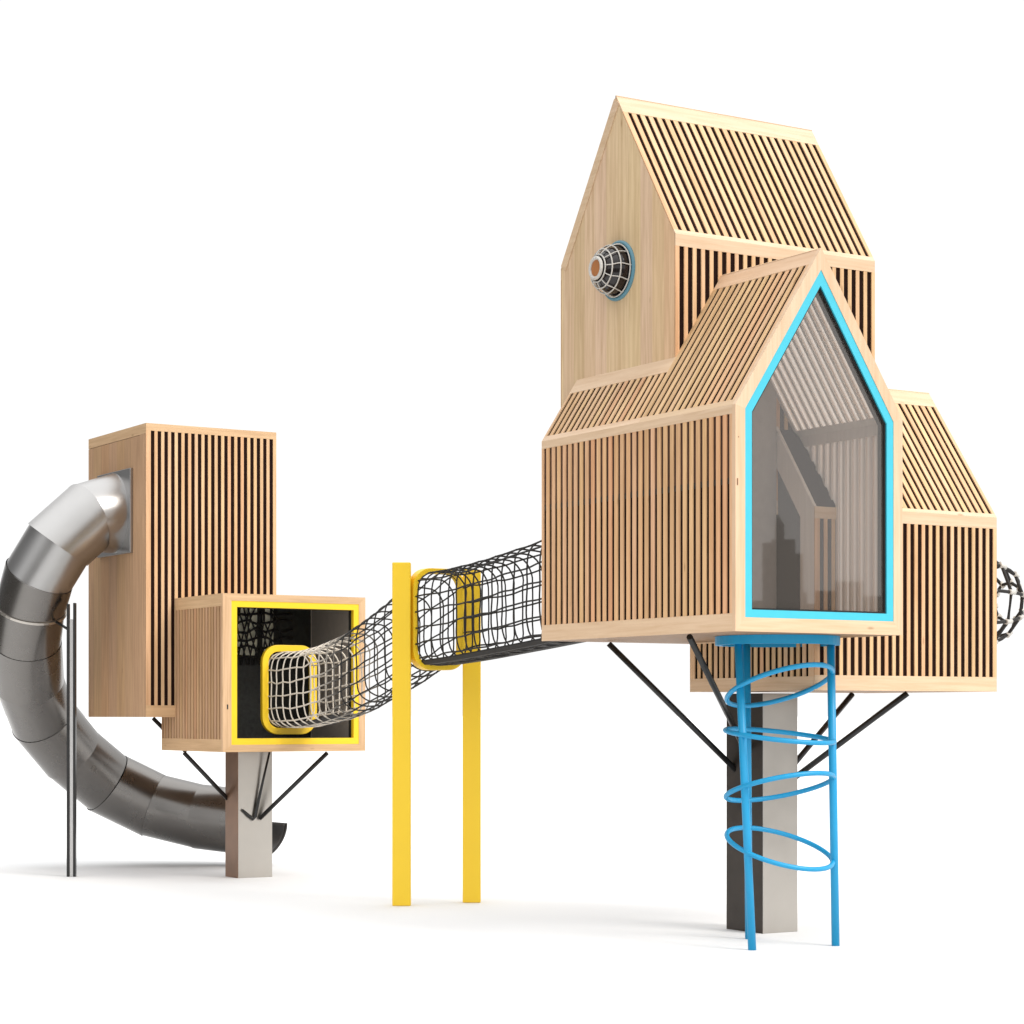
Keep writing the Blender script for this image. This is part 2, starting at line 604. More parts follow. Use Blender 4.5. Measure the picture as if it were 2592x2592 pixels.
# five boards mitred at the corners, each an island of its own
for i in range(5):
    j = (i + 1) % 5
    fb.mat(W[2] if i == 0 else W[3])
    fb.prism([(outer[i][0], y0, outer[i][1]), (outer[j][0], y0, outer[j][1]), (f1[j][0], y0, f1[j][1]), (f1[i][0], y0, f1[i][1])], yv * 0, yv * .035)
fb.mat('groove').box(8.904, 8.914, y0 - .0015, y0 + .01, 3.10, 3.145)
fb.box(8.915, 8.922, y0 - .001, y0 + .01, 3.412, 3.420)
fb.build('gable_board', cabA)
wf = MB().mat('window_blue').ring(to3(f1, y0), to3(f2, y0), yv * .004, yv * .045)
wfo = wf.build('window_frame', cabA)
gs = MB().mat('black_metal').ring(to3(f2, y0), to3(f3, y0), yv * .016, yv * .085)
gs.build('gasket', cabA)
wp = MB().mat('tinted_glass').face(to3(f2, y0 + .032))
wp_o = wp.build('window_pane', cabA)
# pale lining of the room behind the glass
ir = MB()
ir.mat('added_light_sheet').face([V3((x1 - .026, yf, zb + .06)), V3((x1 - .026, by0, zb + .06)), V3((x1 - .026, by0, ze)), V3((x1 - .026, yf, ze))])  # sheets added on wall and roof to light the room
Or = V3((x1, 0, ze)) - nr * .026
ir.face([Or + Yv * yf, Or + Yv * by0, Or + Yv * by0 + ur * (sl - .04), Or + Yv * yf + ur * (sl - .04)])
slats(ir, (x1 - .040, by0, zb + .06), (0, -1, 0), (0, 0, 1), by0 - yf - .09, ze - zb - .06, 13, .03, .03, .05, .09, .62, .012, IN[1], IN[1])
slats(ir, tuple(V3((x1, by0, ze)) - nr * .040), (0, -1, 0), tuple(ur), by0 - yf - .09, sl - .08, 13, .03, .03, .06, .05, .70, .012, IN[1], IN[1])
# back wall of the room; the glass's dark reflection is put into its colour
ir.mat('wall_reflection_grey').prism([(x0 + .05, by0 - .02, zb + .06), (10.09, by0 - .02, zb + .06), (10.09, by0 - .02, ze + .3), (xm, by0 - .02, za - .07), (x0 + .05, by0 - .02, ze)], yv * 0, yv * .015)
ir.mat(IN[0]).box(x0 + .046, x0 + .06, yf + .09, by0 - .02, zb + .06, ze - .02)
ir.build('room_lining', cabA)

# ---- tall cabin -----------------------------------------------------------------
X0, X1, Y0, Y1, ZE, ZA = bx0, 11.038, by0, 14.15, 4.979, 6.121
YM = (Y0 + Y1) / 2
ZB = 3.05
run, rise = YM - Y0, ZA - ZE
sl = math.hypot(run, rise)
nf = V3((0, -rise, run)).normalized(); uf = V3((0, run, rise)).normalized()
nk = V3((0, rise, run)).normalized(); uk = V3((0, -run, rise)).normalized()
B = MB().mat('shade_liner')
B.prism([(X0 + .02, Y0 + e, ZB), (X0 + .02, Y1 - e, ZB), (X0 + .02, Y1 - e, ZE), (X0 + .02, YM, ZA - .03), (X0 + .02, Y0 + e, ZE)],
        V3((0, 0, 0)), V3((X1 - X0 - .04, 0, 0)))
cabB = B.build('cabin', house, label='tallest cabin with a plain board gable and a round bubble window')
gw = MB().mat(WB)
gw.prism([(X0, Y0 + .013, zb + .1), (X0, Y1 - .013, zb + .1), (X0, Y1 - .013, ZE), (X0, YM, ZA - .02), (X0, Y0 + .013, ZE)], V3((0, 0, 0)), V3((.019, 0, 0)))
# verge boards along the far rake and far corner
gw.mat(W[2])
for (ya, z_a, yb, z_b_) in [(Y1, ZE, YM, ZA)]:
    d = V3((0, yb - ya, z_b_ - z_a)); Ld_ = d.length; d.normalize()
    nn = V3((0, d.z, -d.y)); nn = nn if nn.z < 0 else -nn
    gw.slab(V3((X0, ya, z_a)), d, nn, V3((-1, 0, 0)), .02, Ld_ - .03, .0, .075, 0.0005, .006)
gw.build('gable_wall', cabB)
g2 = MB().mat(WB)
g2.prism([(X1, Y0 + .013, ZB), (X1, Y1 - .013, ZB), (X1, Y1 - .013, ZE), (X1, YM, ZA - .02), (X1, Y0 + .013, ZE)], V3((-.019, 0, 0)), V3((0, 0, 0)))
g2.build('gable_wall', cabB)
nB = 24
q = MB()
slats(q, (X0, Y0, ZB), (1, 0, 0), (0, 0, 1), X1 - X0, ZE - ZB, nB, .034, .032, .1, .085, .56, .009, W[0], W[2])
q.build('slat_wall', cabB)
q = MB()
slats(q, (X0, Y0, ZE), (1, 0, 0), tuple(uf), X1 - X0, sl, nB, .042, .034, .04, .165, .46, .009, W[0], W[2])
q.build('slat_roof', cabB)
q = MB()
slats(q, (X1, Y1, ZE), (-1, 0, 0), tuple(uk), X1 - X0, sl, nB, .042, .034, .04, .165, .46, .009, W[0], W[2])
q.build('slat_roof', cabB)
q = MB()
slats(q, (X1, Y1, ZB), (-1, 0, 0), (0, 0, 1), X1 - X0, ZE - ZB, nB, .034, .032, .1, .085, .56, .009, W[0], W[2])
q.build('slat_wall', cabB)
# bubble window with its white rope net
BC = V3((X0, 13.385, 4.835)); BR = .192; BP = .20


def dome(C, axis, up, r, p, ang, rot):
    side = axis.cross(up)
    s_, c_ = max(0, math.sin(ang)) ** .8, math.cos(ang)
    return C + axis * (p * c_) + (side * math.cos(rot) + up * math.sin(rot)) * (r * s_)


ax_, up_ = V3((-1, 0, 0)), V3((0, 0, 1))
bw = MB()
bw.mat('rim_blue').tube([dome(BC, ax_, up_, BR + .010, 0, R(90), k * math.pi / 24) for k in range(48)], .018, 10, closed=True)
bw.mat('bubble_dark')
for i in range(12):
    for k in range(32):
        c = [dome(BC, ax_, up_, BR * .93, BP * .93, R(7.5 * a_), k2 * math.pi / 16) for a_, k2 in ((i, k), (i + 1, k), (i + 1, k + 1), (i, k + 1))]
        if i == 0:
            c = c[1:]
        bw.face(c, smooth=True)
bmesh.ops.remove_doubles(bw.bm, verts=bw.bm.verts, dist=.0005)
bo = bw.build('bubble_window', cabB)
rn = MB().mat('white_rope')
for d_ in (26, 43, 62, 83):
    rn.tube([dome(BC, ax_, up_, BR, BP, R(d_), k * math.pi / 20 + .1) for k in range(40)], .0055, 6, closed=True)
for k in range(11):
    a0 = k * 2 * math.pi / 11 + .2
    rn.tube([dome(BC, ax_, up_, BR, BP, R(26 + i * 7.5), a0 + .03 * math.sin(i)) for i in range(9)], .0042, 6)
rn.tube([dome(BC, ax_, up_, BR * 1.02, BP * 1.02, R(17), k * math.pi / 12) for k in range(24)], .013, 8, closed=True)
rn.mat('copper_inside')
rn.face([dome(BC, ax_, up_, BR * 1.0, BP * 1.01, R(16), k * math.pi / 10) for k in range(20)])
rn.build('rope_net', cabB)

# ---- lower cabin on the right ---------------------------------------------------
cx0, cx1, cy0, cy1, czb, cze, cza = 10.096, 11.84, 12.229, 13.711, 1.775, 3.074, 4.097
cym = (cy0 + cy1) / 2
run, rise = cym - cy0, cza - cze
sl = math.hypot(run, rise)
uf = V3((0, run, rise)).normalized(); uk = V3((0, -run, rise)).normalized()
Cc = MB().mat('shade_liner')
Cc.prism([(cx0 + .03, cy0 + e, czb + .02), (cx0 + .03, cy1 - e, czb + .02), (cx0 + .03, cy1 - e, cze), (cx0 + .03, cym, cza - .03), (cx0 + .03, cy0 + e, cze)],
         V3((0, 0, 0)), V3((cx1 - cx0 - .05, 0, 0)))
Cc.mat('floor_board').box(cx0 + .014, cx1 - .014, cy0 + .014, cy1 - .014, czb + .001, czb + .018)
cabC = Cc.build('cabin', house, label='lowest cabin with slatted roof and a rope cage on its gable')
nC = 24
q = MB()
slats(q, (cx0, cy0, czb), (1, 0, 0), (0, 0, 1), cx1 - cx0, cze - czb, nC, .045, .036, .108, .085, .56, .009, W[0], W[2])
q.build('slat_wall', cabC)
q = MB()
slats(q, (cx0, cy1, czb), (0, -1, 0), (0, 0, 1), cy1 - cy0 - .013, zb - czb + .001, 20, .06, .06, .1, .01, .46, .009, W[1], W[2])
q.build('slat_wall', cabC)
q = MB()
wroof = cx1 - (X1 + .003)
slats(q, (X1 + .003, cy0 - .0005, cze), (1, 0, 0), tuple(uf), wroof, sl, 12, .0, .03, .035, .15, .42, .009, W[0], W[2])
slats(q, (x1 + .003, cy0 - .0005, cze), (1, 0, 0), tuple(uf), X1 - x1, (by0 - cy0) / run * sl, 10, .0, .03, .035, .0, .42, .009, W[0], W[2])
q.build('slat_roof', cabC)
q = MB()
slats(q, (cx1, cy1, cze), (-1, 0, 0), tuple(uk), wroof, sl, 12, .03, .0, .035, .15, .42, .009, W[0], W[2])
q.build('slat_roof', cabC)
q = MB().mat(WB)
q.prism([(cx1, cy0 + .013, czb), (cx1, cy1 - .001, czb), (cx1, cy1 - .013, cze), (cx1, cym, cza - .02), (cx1, cy0 + .013, cze)], V3((-.02, 0, 0)), V3((0, 0, 0)))
q.build('gable_wall', cabC)
q = MB().mat(W[2]).box(cx0 + .02, cx1 - .02, cy1 - .012, cy1, czb + .002, cze)
q.build('board_wall', cabC)
# doorway gable seen through the window
po = [(cy0 + .013, zb + .06), (cy1, zb + .06), (cy1, cze), (cym, cza), (cy0 + .013, cze)]
pi_ = inset(po, [.02, .15, .16, .16, .15])
q = MB().mat(IN[1])
t3 = lambda P, x: [(x, a_, b_) for a_, b_ in P]
q.ring(t3(po, cx0), t3(pi_, cx0), V3((0, 0, 0)), V3((.028, 0, 0)))
q.mat('interior_dark').prism(t3(pi_, cx0 + .026), V3((0, 0, 0)), V3((.003, 0, 0)))  # dark sheet fills the open doorway in place of its shaded inside
q.build('door_frame', cabC)
# rope cage on the right gable
CC = V3((cx1, 12.75, 2.48)); cr, cp = .40, .66
ax_ = V3((1, 0, 0))
q = MB().mat('black_rope')
ws = MB()
A_ = [18, 40, 62, 84]
nm = 10
for d_ in A_:
    q.tube([dome(CC, ax_, up_, cr, cp, R(d_), k * 2 * math.pi / nm + .15) for k in range(nm)], .0135, 7, closed=True)
for k in range(nm):
    q.tube([dome(CC, ax_, up_, cr, cp, R(d_), k * 2 * math.pi / nm + .15) for d_ in [18, 29, 40, 51, 62, 73, 84, 92]], .0135, 7)
q.mat('white_rope')
for d_ in A_:
    for k in range(nm):
        a1 = dome(CC, ax_, up_, cr * 1.01, cp * 1.01, R(d_ - 3.5), k * 2 * math.pi / nm + .15)
        a2 = dome(CC, ax_, up_, cr * 1.01, cp * 1.01, R(d_ + 3.5), k * 2 * math.pi / nm + .15)
        q.tube([a1, a2], .0195, 8)
q.build('rope_cage', cabC)

# ================================================================== THE SLIDE TOWER
tower = thing('slide_tower', (9.41, 20.13, 0), 'brown wooden box tower on a short steel pillar with yellow framed opening', 'play tower')
pil = MB().mat('pillar_steel').box(9.233, 9.602, 19.987, 20.28, 0, 1.24).build('pillar', tower, bevel=.004)
MB().mat('pillar_brown_reflection').box(9.229, 9.2325, 19.988, 20.279, 0, 1.238).build('reflection_side', pil, label='brown side of the pillar, its reflection set as colour')
for a, b in [((8.80, 20.31, 1.23), (9.24, 20.25, .77)), ((9.92, 19.42, 1.23), (9.46, 19.975, .58)), ((8.72, 20.9, 1.57), (9.0, 20.72, 1.23))]:
    MB().mat('black_metal').tube([a, b], .021, 12).build('brace', tower)
MB().mat('black_metal').tube([(9.53, 19.90, 1.235), (9.47, 19.94, .92), (9.405, 19.968, .60), (9.385, 19.972, .578), (9.34, 19.974, .61), (9.27, 19.974, .67)],
                             [.010, .013, .018, .020, .018, .012], 10).build('brace', tower)  # rod added as the mirror image of a brace in the pillar face
tx0, tx1, ty0, ty1, tz0, tz1 = 8.447, 9.855, 20.42, 21.96, 1.58, 4.46
tb = MB().mat('shade_liner').box(tx0 + .014, tx1 - .014, ty0 + e, ty1 - .014, tz0 + .02, tz1 - .01)
tb.mat('floor_board').box(tx0 + .013, tx1 - .013, ty0 + .013, ty1 - .013, tz0, tz0 + .018)
tb.mat(T[2]).box(tx0 + .013, tx1 - .013, ty0 + .013, ty1 - .013, tz1 - .009, tz1 - .001)
cabT = tb.build('cabin', tower, label='upright box cabin with long vertical slats')
q = MB()
slats(q, (tx0, ty0, tz0), (1, 0, 0), (0, 0, 1), tx1 - tx0, tz1 - tz0, 19, .05, .036, .115, .072, .55, .010, T[0], T[2])
q.build('slat_wall', cabT)
q = MB().mat(TB)
q.box(tx0, tx0 + .013, ty0 + .0125, ty1, tz0, tz1 - .105)
q.mat(T[2]).box(tx0, tx0 + .013, ty0 + .0125, ty1, tz1 - .1, tz1)
q.mat(T[1]).box(tx0 - .002, tx0 + .013, ty0 + .0125, ty0 + .16, tz0, tz1 - .102)
q.build('board_wall', cabT)
q = MB().mat(TB).box(tx1 - .013, tx1, ty0 + .0125, ty1, tz0, tz1)
q.build('board_wall', cabT)
q = MB().mat(TB).box(tx0 + .013, tx1 - .013, ty1 - .0125, ty1, tz0 + .001, tz1 - .001)
q.build('board_wall', cabT)

sx0, sx1, sy0, sy1, sz0, sz1 = 8.75, 10.27, 19.287, 20.75, 1.25, 2.75
sb = MB()
syb = 20.40
sb.mat('groove').box(sx0 + .009, sx0 + .045, sy0 + .03, sy1, sz0 + .03, sz1 - .03)
sb.mat(T[1]).box(sx1 - .045, sx1, sy0 + .03, sy1, sz0 + .03, sz1 - .03)
sb.mat('floor_board').box(sx0 + .012, sx1, sy0 + .03, sy1, sz0 + .001, sz0 + .03)
sb.mat(T[2]).box(sx0 + .012, sx1, sy0 + .03, sy1, sz1 - .03, sz1 - .001)
sb.mat('black_panel').box(sx0 + .045, sx1 - .045, syb - .02, syb, sz0 + .03, sz1 - .03)
sb.box(sx0 + .046, sx0 + .056, sy0 + .1, syb - .02, sz0 + .031, sz1 - .031)
sb.box(sx0 + .056, sx1 - .056, sy0 + .1, syb - .02, sz0 + .031, sz0 + .041)
sb.box(sx0 + .056, sx1 - .056, sy0 + .1, syb - .02, sz1 - .041, sz1 - .031)
cabS = sb.build('cabin', tower, label='lower cube cabin open at the front behind a yellow frame')
q = MB()
slats(q, (sx0, sy1, sz0), (0, -1, 0), (0, 0, 1), sy1 - sy0 - .03, sz1 - sz0, 21, .02, .03, .12, .12, .36, .009, T[1], T[2])
q.build('slat_wall', cabS)
so = [(sx0, sz0), (sx1, sz0), (sx1, sz1), (sx0, sz1)]
s1 = inset(so, [.068, .070, .068, .090])
s2 = inset(s1, [.060, .056, .058, .060])
q = MB()
for i in range(4):
    j = (i + 1) % 4
    q.mat(T[2] if i % 2 == 0 else T[0])
    q.prism([(so[i][0], sy0, so[i][1]), (so[j][0], sy0, so[j][1]), (s1[j][0], sy0, s1[j][1]), (s1[i][0], sy0, s1[i][1])], yv * 0, yv * .03)
q.mat('black_panel').box(8.793, 8.806, sy0 - .0015, sy0 + .01, 1.655, 1.70)
q.build('front_board', cabS)
q = MB().mat('yellow_paint').ring(to3(s1, sy0), to3(s2, sy0), yv * .004, yv * .07)
q.mat('black_panel').ring(to3(inset(s2, [-.003] * 4), sy0), to3(inset(s2, [.006] * 4), sy0), yv * .055, yv * .10)
q.build('opening_frame', cabS)
# slatted right-hand inner wall
q = MB()
slats(q, (sx1 - .047, syb - .02, sz0 + .04), (0, -1, 0), (0, 0, 1), syb - sy0 - .13, sz1 - sz0 - .08, 16, .02, .02, .0, .0, .3, .012, IN[1], IN[1])
q.mat('interior_gap').box(sx1 - .0465, sx1 - .0455, sy0 + .1, syb - .02, sz0 + .03, sz1 - .03)
q.build('slat_wall', cabS)
# net hanging in the opening towards the tower, cream panels behind it with daylight put into the colour
q = MB().mat('daylight_cream')
q.box(9.35, 9.62, syb - .026, syb - .021, 2.2, 2.68)
q.box(9.68, 9.80, syb - .026, syb - .021, 2.2, 2.68)
q.build('daylight_panel', cabS)
q = MB().mat('black_rope')
random.seed(11)
for i in range(9):
    xa = 9.3 + i * .065
    q.tube([(xa + .35 * (z - 2.2) * random.uniform(.5, .9) - .1, syb - .05 - .02 * (i % 2), z) for z in (2.1, 2.25, 2.4, 2.55, 2.7)], .008, 6)
    q.tube([(xa - .4 * (z - 2.2) * random.uniform(.5, .9) + .1, syb - .06 - .02 * (i % 2), z) for z in (2.1, 2.25, 2.4, 2.55, 2.7)], .008, 6)
for i in range(6):
    z = 2.18 + i * .09
    q.tube([(9.2 + k * .1, syb - .045, z + random.uniform(-.03, .03)) for k in range(9)], .012, 6)
q.build('climbing_net', cabS)

# ================================================================== TUBE SLIDE
slide = thing('tube_slide', (7.95, 21.4, 0), 'curved polished steel tube slide coming out of the brown tower', 'slide')
# mounting plate
q = MB().mat('slide_steel_lit').box(tx0 - .035, tx0 - .001, 20.75, 21.63, 3.21, 4.05)
q.build('mounting_plate', slide, bevel=.006)
ctrl = [(8.45, 21.19, 3.63), (8.167, 21.13, 3.585), (7.916, 21.11, 3.422), (7.729, 21.211, 3.13), (7.654, 21.375, 2.86),
        (7.665, 21.595, 2.49), (7.76, 21.884, 2.123), (7.923, 22.15, 1.775), (8.104, 22.332, 1.546), (8.385, 22.451, 1.263),
        (8.667, 22.512, 1.02), (8.945, 22.516, .83), (9.144, 22.452, .72), (9.461, 22.255, .58), (9.848, 21.897, .49), (10.10, 21.63, .46)]


def catmull(P, per=8):
    P = [Vector(q_) for q_ in P]
    out_ = []
    for i in range(len(P) - 1):
        a, b, c, d = P[max(i - 1, 0)], P[i], P[i + 1], P[min(i + 2, len(P) - 1)]
        for k in range(per):
            s = k / per
            out_.append(.5 * ((2 * b) + (c - a) * s + (2 * a - 5 * b + 4 * c - d) * s * s + (3 * b - a - 3 * c + d) * s ** 3))
    out_.append(P[-1])
    return out_


path = catmull(ctrl, 10)
acc = [0]
for i in range(1, len(path)):
    acc.append(acc[-1] + (path[i] - path[i - 1]).length)
Ltot = acc[-1]


def along(s):
    s = max(0, min(Ltot - 1e-6, s))
    for i in range(1, len(path)):
        if acc[i] >= s:
            f = (s - acc[i - 1]) / (acc[i] - acc[i - 1])
            return path[i - 1].lerp(path[i], f)


NSEG = 11
cuts = [0, .36, .76, 1.14, 1.50, 1.90]
rest = (Ltot - cuts[-1]) / 7
cuts += [cuts[-1] + rest * (k + 1) for k in range(7)]
RAD = .345
planes = []
for s in cuts:
    tg = (along(s + .06) - along(s - .06)).normalized()
    planes.append((along(s), tg))
SIDES = 40
for i in range(len(cuts) - 1):
    (p0, t0), (p1_, t1) = planes[i], planes[i + 1]
    d = (p1_ - p0).normalized()
    ref = Vector((0, .3, 1)) - d * Vector((0, .3, 1)).dot(d)
    if ref.length < .35:
        ref = Vector((1, .2, 0)) - d * Vector((1, .2, 0)).dot(d)
    ref.normalize()
    bi = d.cross(ref)
    mb = MB().mat('slide_steel_lit' if i < 3 else 'slide_steel')  # upper lengths take the lit copy of the steel
    rings = []
    # a straight length cut on the mitre at both joints; every other one laps over its neighbours
    for (pc, tn, ext, e_) in ((p0, t0, -.010 if i % 2 else 0, 0), (p1_, t1, .010 if i % 2 else 0, 1)):
        rr = RAD * (1.006 if i % 2 else .990)
        if i == 0:
            rr = .405 if e_ == 0 else .35
        ring = []
        for k in range(SIDES):
            a = 2 * math.pi * k / SIDES
            base = p0 + (ref * math.cos(a) + bi * math.sin(a)) * rr
            ring.append(mb.bm.verts.new(base + d * ((pc - base).dot(tn) / d.dot(tn) + ext)))
        rings.append(ring)
    for k in range(SIDES):
        f = mb.bm.faces.new((rings[0][k], rings[0][(k + 1) % SIDES], rings[1][(k + 1) % SIDES], rings[1][k]))
        f.smooth = True
    mb.build('tube_segment', slide)
# flange at the support post
pc, tg = planes[4]
fl_ = MB().mat('pillar_steel')
ref = tg.orthogonal().normalized(); bi = tg.cross(ref)
ro, ri = RAD + .018, RAD - .01
for (z0_, z1_) in ((-.012, .012),):
    o2 = [pc + (ref * math.cos(2 * math.pi * k / 40) + bi * math.sin(2 * math.pi * k / 40)) * ro for k in range(40)]
    i2 = [pc + (ref * math.cos(2 * math.pi * k / 40) + bi * math.sin(2 * math.pi * k / 40)) * ri for k in range(40)]
    fl_.ring(o2, i2, tg * z0_, tg * z1_)
fl_.build('flange', slide)
# open chute at the bottom
p0, tg = planes[-1]
tgh = Vector((tg.x, tg.y, 0)).normalized()
side = Vector((-tgh.y, tgh.x, 0))
ch = MB().mat('chute_inside')
NS = 24
rows = []
for j in range(9):
    s = j / 8
    cen = p0 + tgh * (.31 * s) + Vector((0, 0, -.02 * s))
    row = []
    for k in range(NS + 1):
        a = math.pi * k / NS
        r_ = RAD - .012
        hgt = 1 - .5 * max(0, s - .6)
        row.append(ch.bm.verts.new(cen + side * (math.cos(a) * r_) + Vector((0, 0, -math.sin(a) * r_))
                                   + tgh * (-.10 * s * s * (math.sin(a)) ** 2)))
    rows.append(row)
for j in range(8):
    for k in range(NS):
        f = ch.bm.faces.new((rows[j][k], rows[j][k + 1], rows[j + 1][k + 1], rows[j + 1][k]))
        f.smooth = True
ch.mats.append(MATS['chute_inside'])
co = ch.build('chute', slide)
sol = co.modifiers.new('thickness', 'SOLIDIFY'); sol.thickness = .012; sol.offset = 0; sol.material_offset = 0
lip = MB().mat('black_rope')
lip.tube([Vector(v) for v in [p0 + tgh * .31 + Vector((0, 0, -.02)) + side * (math.cos(math.pi * k / NS) * (RAD - .012)) + Vector((0, 0, -math.sin(math.pi * k / NS) * (RAD - .012))) + tgh * (-.10 * math.sin(math.pi * k / NS) ** 2) for k in range(NS + 1)]], .014, 8)
lip.build('chute_lip', slide)
# support post: two dark flanges with a bright web between them
pcx, pcy = 7.92, 21.05
r_dir, f_dir = RGT, FWD


def along_post(px, py, w, dpt, z0_, z1_, mat, name):
    mb = MB().mat(mat)
    c = [V3((pcx, pcy, 0)) + RGT * a + FWD * b_ for a, b_ in ((px - w, py - dpt), (px + w, py - dpt), (px + w, py + dpt), (px - w, py + dpt))]
    mb.hexa([q_ + V3((0, 0, z0_)) for q_ in c] + [q_ + V3((0, 0, z1_)) for q_ in c])
    return mb.build(name, slide, bevel=.004)


post = along_post(-.032, 0, .012, .03, 0, 2.70, 'black_metal', 'support_post')
along_post(.032, 0, .012, .03, 0, 2.71, 'black_metal', 'support_post')
along_post(0, -.006, .0195, .004, 0, 2.55, 'plate_steel', 'post_web')
pc, tg = planes[4]
bk = MB().mat('black_metal')
pp = V3((pcx, pcy, 2.44))
tgt = pc + (pp - pc).normalized() * (RAD + .01)
bk.tube([pp - RGT * .02, tgt], .014, 8)
bk.tube([pp - RGT * .045 + V3((0, 0, .13)), pp - RGT * .02 + V3((0, 0, .13))], .018, 8)
bk.build('bracket', slide)

# ================================================================== NET TUNNEL
tun = thing('net_tunnel', (9.41, 16.38, 0), 'sagging tunnel of knotted rope net bridging the two wooden towers', 'net tunnel')


def rrect(w, h, rc, n=10):
    """rounded rectangle as points with arc-length parameter, CCW, in (x, z)"""
    pts = []
    for cx_, cz_, a0 in ((w / 2 - rc, h / 2 - rc, 0), (-w / 2 + rc, h / 2 - rc, 90), (-w / 2 + rc, -h / 2 + rc, 180), (w / 2 - rc, -h / 2 + rc, 270)):
        for k in range(n + 1):
            a = R(a0 + 90 * k / n)
            pts.append((cx_ + rc * math.cos(a), cz_ + rc * math.sin(a)))
    return pts


def param(pts, u):
    L_ = [0]
    n = len(pts)
    for i in range(n):
        a, b = pts[i], pts[(i + 1) % n]
        L_.append(L_[-1] + math.hypot(b[0] - a[0], b[1] - a[1]))
    s = (u % 1.0) * L_[-1]
    for i in range(n):
        if L_[i + 1] >= s:
            f = (s - L_[i]) / max(1e-9, L_[i + 1] - L_[i])
            a, b = pts[i], pts[(i + 1) % n]
            return a[0] + (b[0] - a[0]) * f, a[1] + (b[1] - a[1]) * f
    return pts[0]


def net_section(stations, w0, h0, w1, h1, nh, nl, seed, cord=.0070):
    rnd = random.Random(seed)
    P = catmull(stations, 12)
    N_ = len(P) - 1
    mb = MB().mat('net_rope')
    grid = []
    for i in range(nh + 1):
        f = i / nh * N_
        k = min(int(f), N_ - 1)
        c = P[k].lerp(P[k + 1], f - k)
        s = i / nh
        pinch = 1 - .035 * math.sin(math.pi * s)
        w, h = (w0 + (w1 - w0) * s) * pinch, (h0 + (h1 - h0) * s) * pinch
        rr = rrect(w, h, min(w, h) * .34)
        row = []
        jit = 0 if i in (0, nh) else 1
        for j in range(nl):
            x_, z_ = param(rr, j / nl + .004 * jit * rnd.uniform(-1, 1) + .02)
            row.append(V3((c.x + x_ + jit * rnd.uniform(-.003, .003), c.y + jit * rnd.uniform(-.007, .007), c.z + z_ + jit * rnd.uniform(-.003, .003))))
        grid.append(row)

    def sm(L_, closed):
        o_ = []
        n = len(L_)
        for i in range(n if closed else n - 1):
            a = L_[(i - 1) % n] if closed or i else L_[i]
            b, c_ = L_[i], L_[(i + 1) % n]
            d_ = L_[(i + 2) % n] if closed or i + 2 < n else c_
            for k in range(3):
                s_ = k / 3
                o_.append(.5 * ((2 * b) + (c_ - a) * s_ + (2 * a - 5 * b + 4 * c_ - d_) * s_ ** 2 + (3 * b - a - 3 * c_ + d_) * s_ ** 3))
        if not closed:
            o_.append(L_[-1])
        return o_
    for row in grid:
        mb.tube(sm(row, True), cord, 6, closed=True)
    for j in range(nl):
        mb.tube(sm([grid[i][j] for i in range(nh + 1)], False), cord, 6)
    # knots
    for i in range(1, nh):
        for j in range(nl):
            c = grid[i][j]
            mb.tube([c - V3((0, .014, 0)), c, c + V3((0, .014, 0))], [.005, .0098, .005], 6)
    mb.build('rope_net', tun)
    return P


H0 = V3((9.545, 19.50, 1.845))
H1 = V3((9.41, 16.38, 2.41))
H2 = V3((9.305, 13.935, 2.585))
s1_ = [H0, V3((9.54, 18.9, 1.86)), V3((9.50, 18.1, 1.96)), V3((9.455, 17.3, 2.15)), H1]
P1 = net_section(s1_, .46, .72, .47, .78, 19, 17, 3)
s2_ = [H1, V3((9.385, 15.7, 2.44)), V3((9.35, 14.9, 2.50)), H2]
P2 = net_section(s2_, .47, .78, .50, .82, 16, 17, 5)


def hoop(C, w, h, band, depth, rc):
    o_ = rrect(w, h, rc)
    i_ = rrect(w - 2 * band, h - 2 * band, max(.05, rc - band))
    f = lambda P_: [(C.x + a, C.y, C.z + b_) for a, b_ in P_]
    mb = MB().mat('yellow_paint').ring(f(o_), f(i_), V3((0, -depth / 2, 0)), V3((0, depth / 2, 0)))
    return mb.build('hoop', tun, bevel=.004)


hoop(H0, .585, .865, .065, .05, .17)
hoop(H1, .515, .86, .045, .10, .17)
# rubber floor strips
for P_, hh0, hh1, w_ in ((P1, .72, .78, .20), (P2, .78, .82, .30)):
    mb = MB().mat('rubber_mat')
    N_ = len(P_) - 1
    prev = None
    for i, c in enumerate(P_ if P_ is P2 else P_[:int(N_ * .5)]):
        s = i / N_
        h = (hh0 + (hh1 - hh0) * s) * (1 - .035 * math.sin(math.pi * s))
        zf = c.z - h / 2 + .012
        prof = [(-w_ / 2 - .03, .03), (-w_ / 2, .004), (w_ / 2, .004), (w_ / 2 + .03, .03), (w_ / 2 + .03, .042), (w_ / 2, .016), (-w_ / 2, .016), (-w_ / 2 - .03, .042)]
        row = [mb.bm.verts.new((c.x + a, c.y, zf - .016 + b_)) for a, b_ in prof]
        if prev:
            for k in range(8):
                f = mb.bm.faces.new((prev[k], prev[(k + 1) % 8], row[(k + 1) % 8], row[k]))
        else:
            mb.bm.faces.new(row)
        prev = row
    mb.bm.faces.new(prev[::-1])
    mb.build('floor_strip', tun)


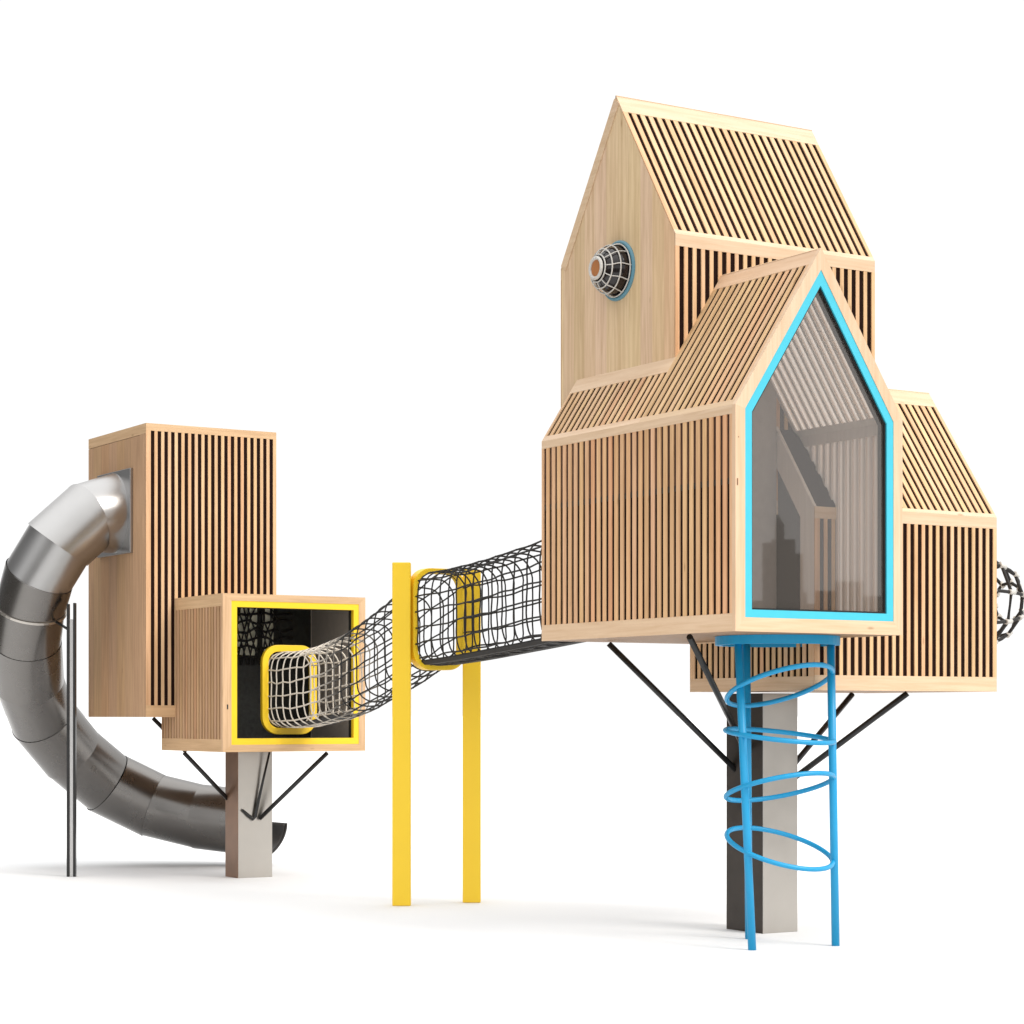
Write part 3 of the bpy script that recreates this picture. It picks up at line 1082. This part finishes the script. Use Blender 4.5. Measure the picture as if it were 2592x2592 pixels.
def post_y(x, y, h, label):
    mb = MB().mat('yellow_paint')
    c = [V3((x, y, 0)) + RGT * a + FWD * b_ for a, b_ in ((-.077, -.06), (.077, -.06), (.077, .06), (-.077, .06))]
    mb.hexa(c + [q_ + V3((0, 0, h)) for q_ in c])
    o = mb.build('yellow_post', None, bevel=.008)
    # keep its origin at its foot
    for v in o.data.vertices:
        v.co -= Vector((x, y, 0))
    o.location = (x, y, 0)
    tag(o, label, 'post', 'yellow posts holding up the net tunnel')
    return o


post_y(9.078, 16.40, 2.88, 'yellow post standing nearest, in front of the net tunnel and seen to its full height')
post_y(9.742, 16.365, 2.84, 'yellow post on the far side, its top hidden behind the net tunnel')

# ================================================================== BLUE CLIMBER
lad = thing('ring_climber', (9.81, 12.3, 0), 'blue three legged climber with four tilted rings below the glazed cabin', 'climber')
TC = V3((9.765, 12.235, 2.118)); TR = .412
MBr = MB().mat('ladder_blue')
n = 48
po_ = [TC + V3((math.cos(2 * math.pi * k / n), math.sin(2 * math.pi * k / n), 0)) * (TR + .022) for k in range(n)]
pi2 = [TC + V3((math.cos(2 * math.pi * k / n), math.sin(2 * math.pi * k / n), 0)) * (TR - .022) for k in range(n)]
MBr.ring(po_, pi2, V3((0, 0, -.032)), V3((0, 0, .029)))
MBr.build('top_ring', lad)
for top, bot in [((9.372, 12.17, 2.1), (9.383, 12.03, 0)), ((10.04, 11.99, 2.1), (10.05, 11.95, 0)), ((9.80, 12.63, 2.1), (9.83, 12.64, 0))]:
    a, b = V3(top), V3(bot)
    MB().mat('ladder_blue').tube([b, b.lerp(a, .5) + V3((0, .0, 0)), a], .028, 16).build('leg', lad)
for (zc, ft, rt) in [(1.805, 17, 14), (1.456, -4.5, -5.6), (1.10, 13, 9.6), (.676, -15, -13.5)]:
    c = V3((9.732, 12.17, zc))
    e1 = (RGT + V3((0, 0, math.tan(R(rt))))).normalized()
    e2 = (-FWD + V3((0, 0, math.tan(R(ft)))))
    e2 = (e2 - e1 * e2.dot(e1)).normalized()
    MB().mat('ladder_blue').tube([c + (e1 * math.cos(2 * math.pi * k / 48) + e2 * math.sin(2 * math.pi * k / 48)) * .378 for k in range(48)], .0175, 10, closed=True).build('ring', lad)
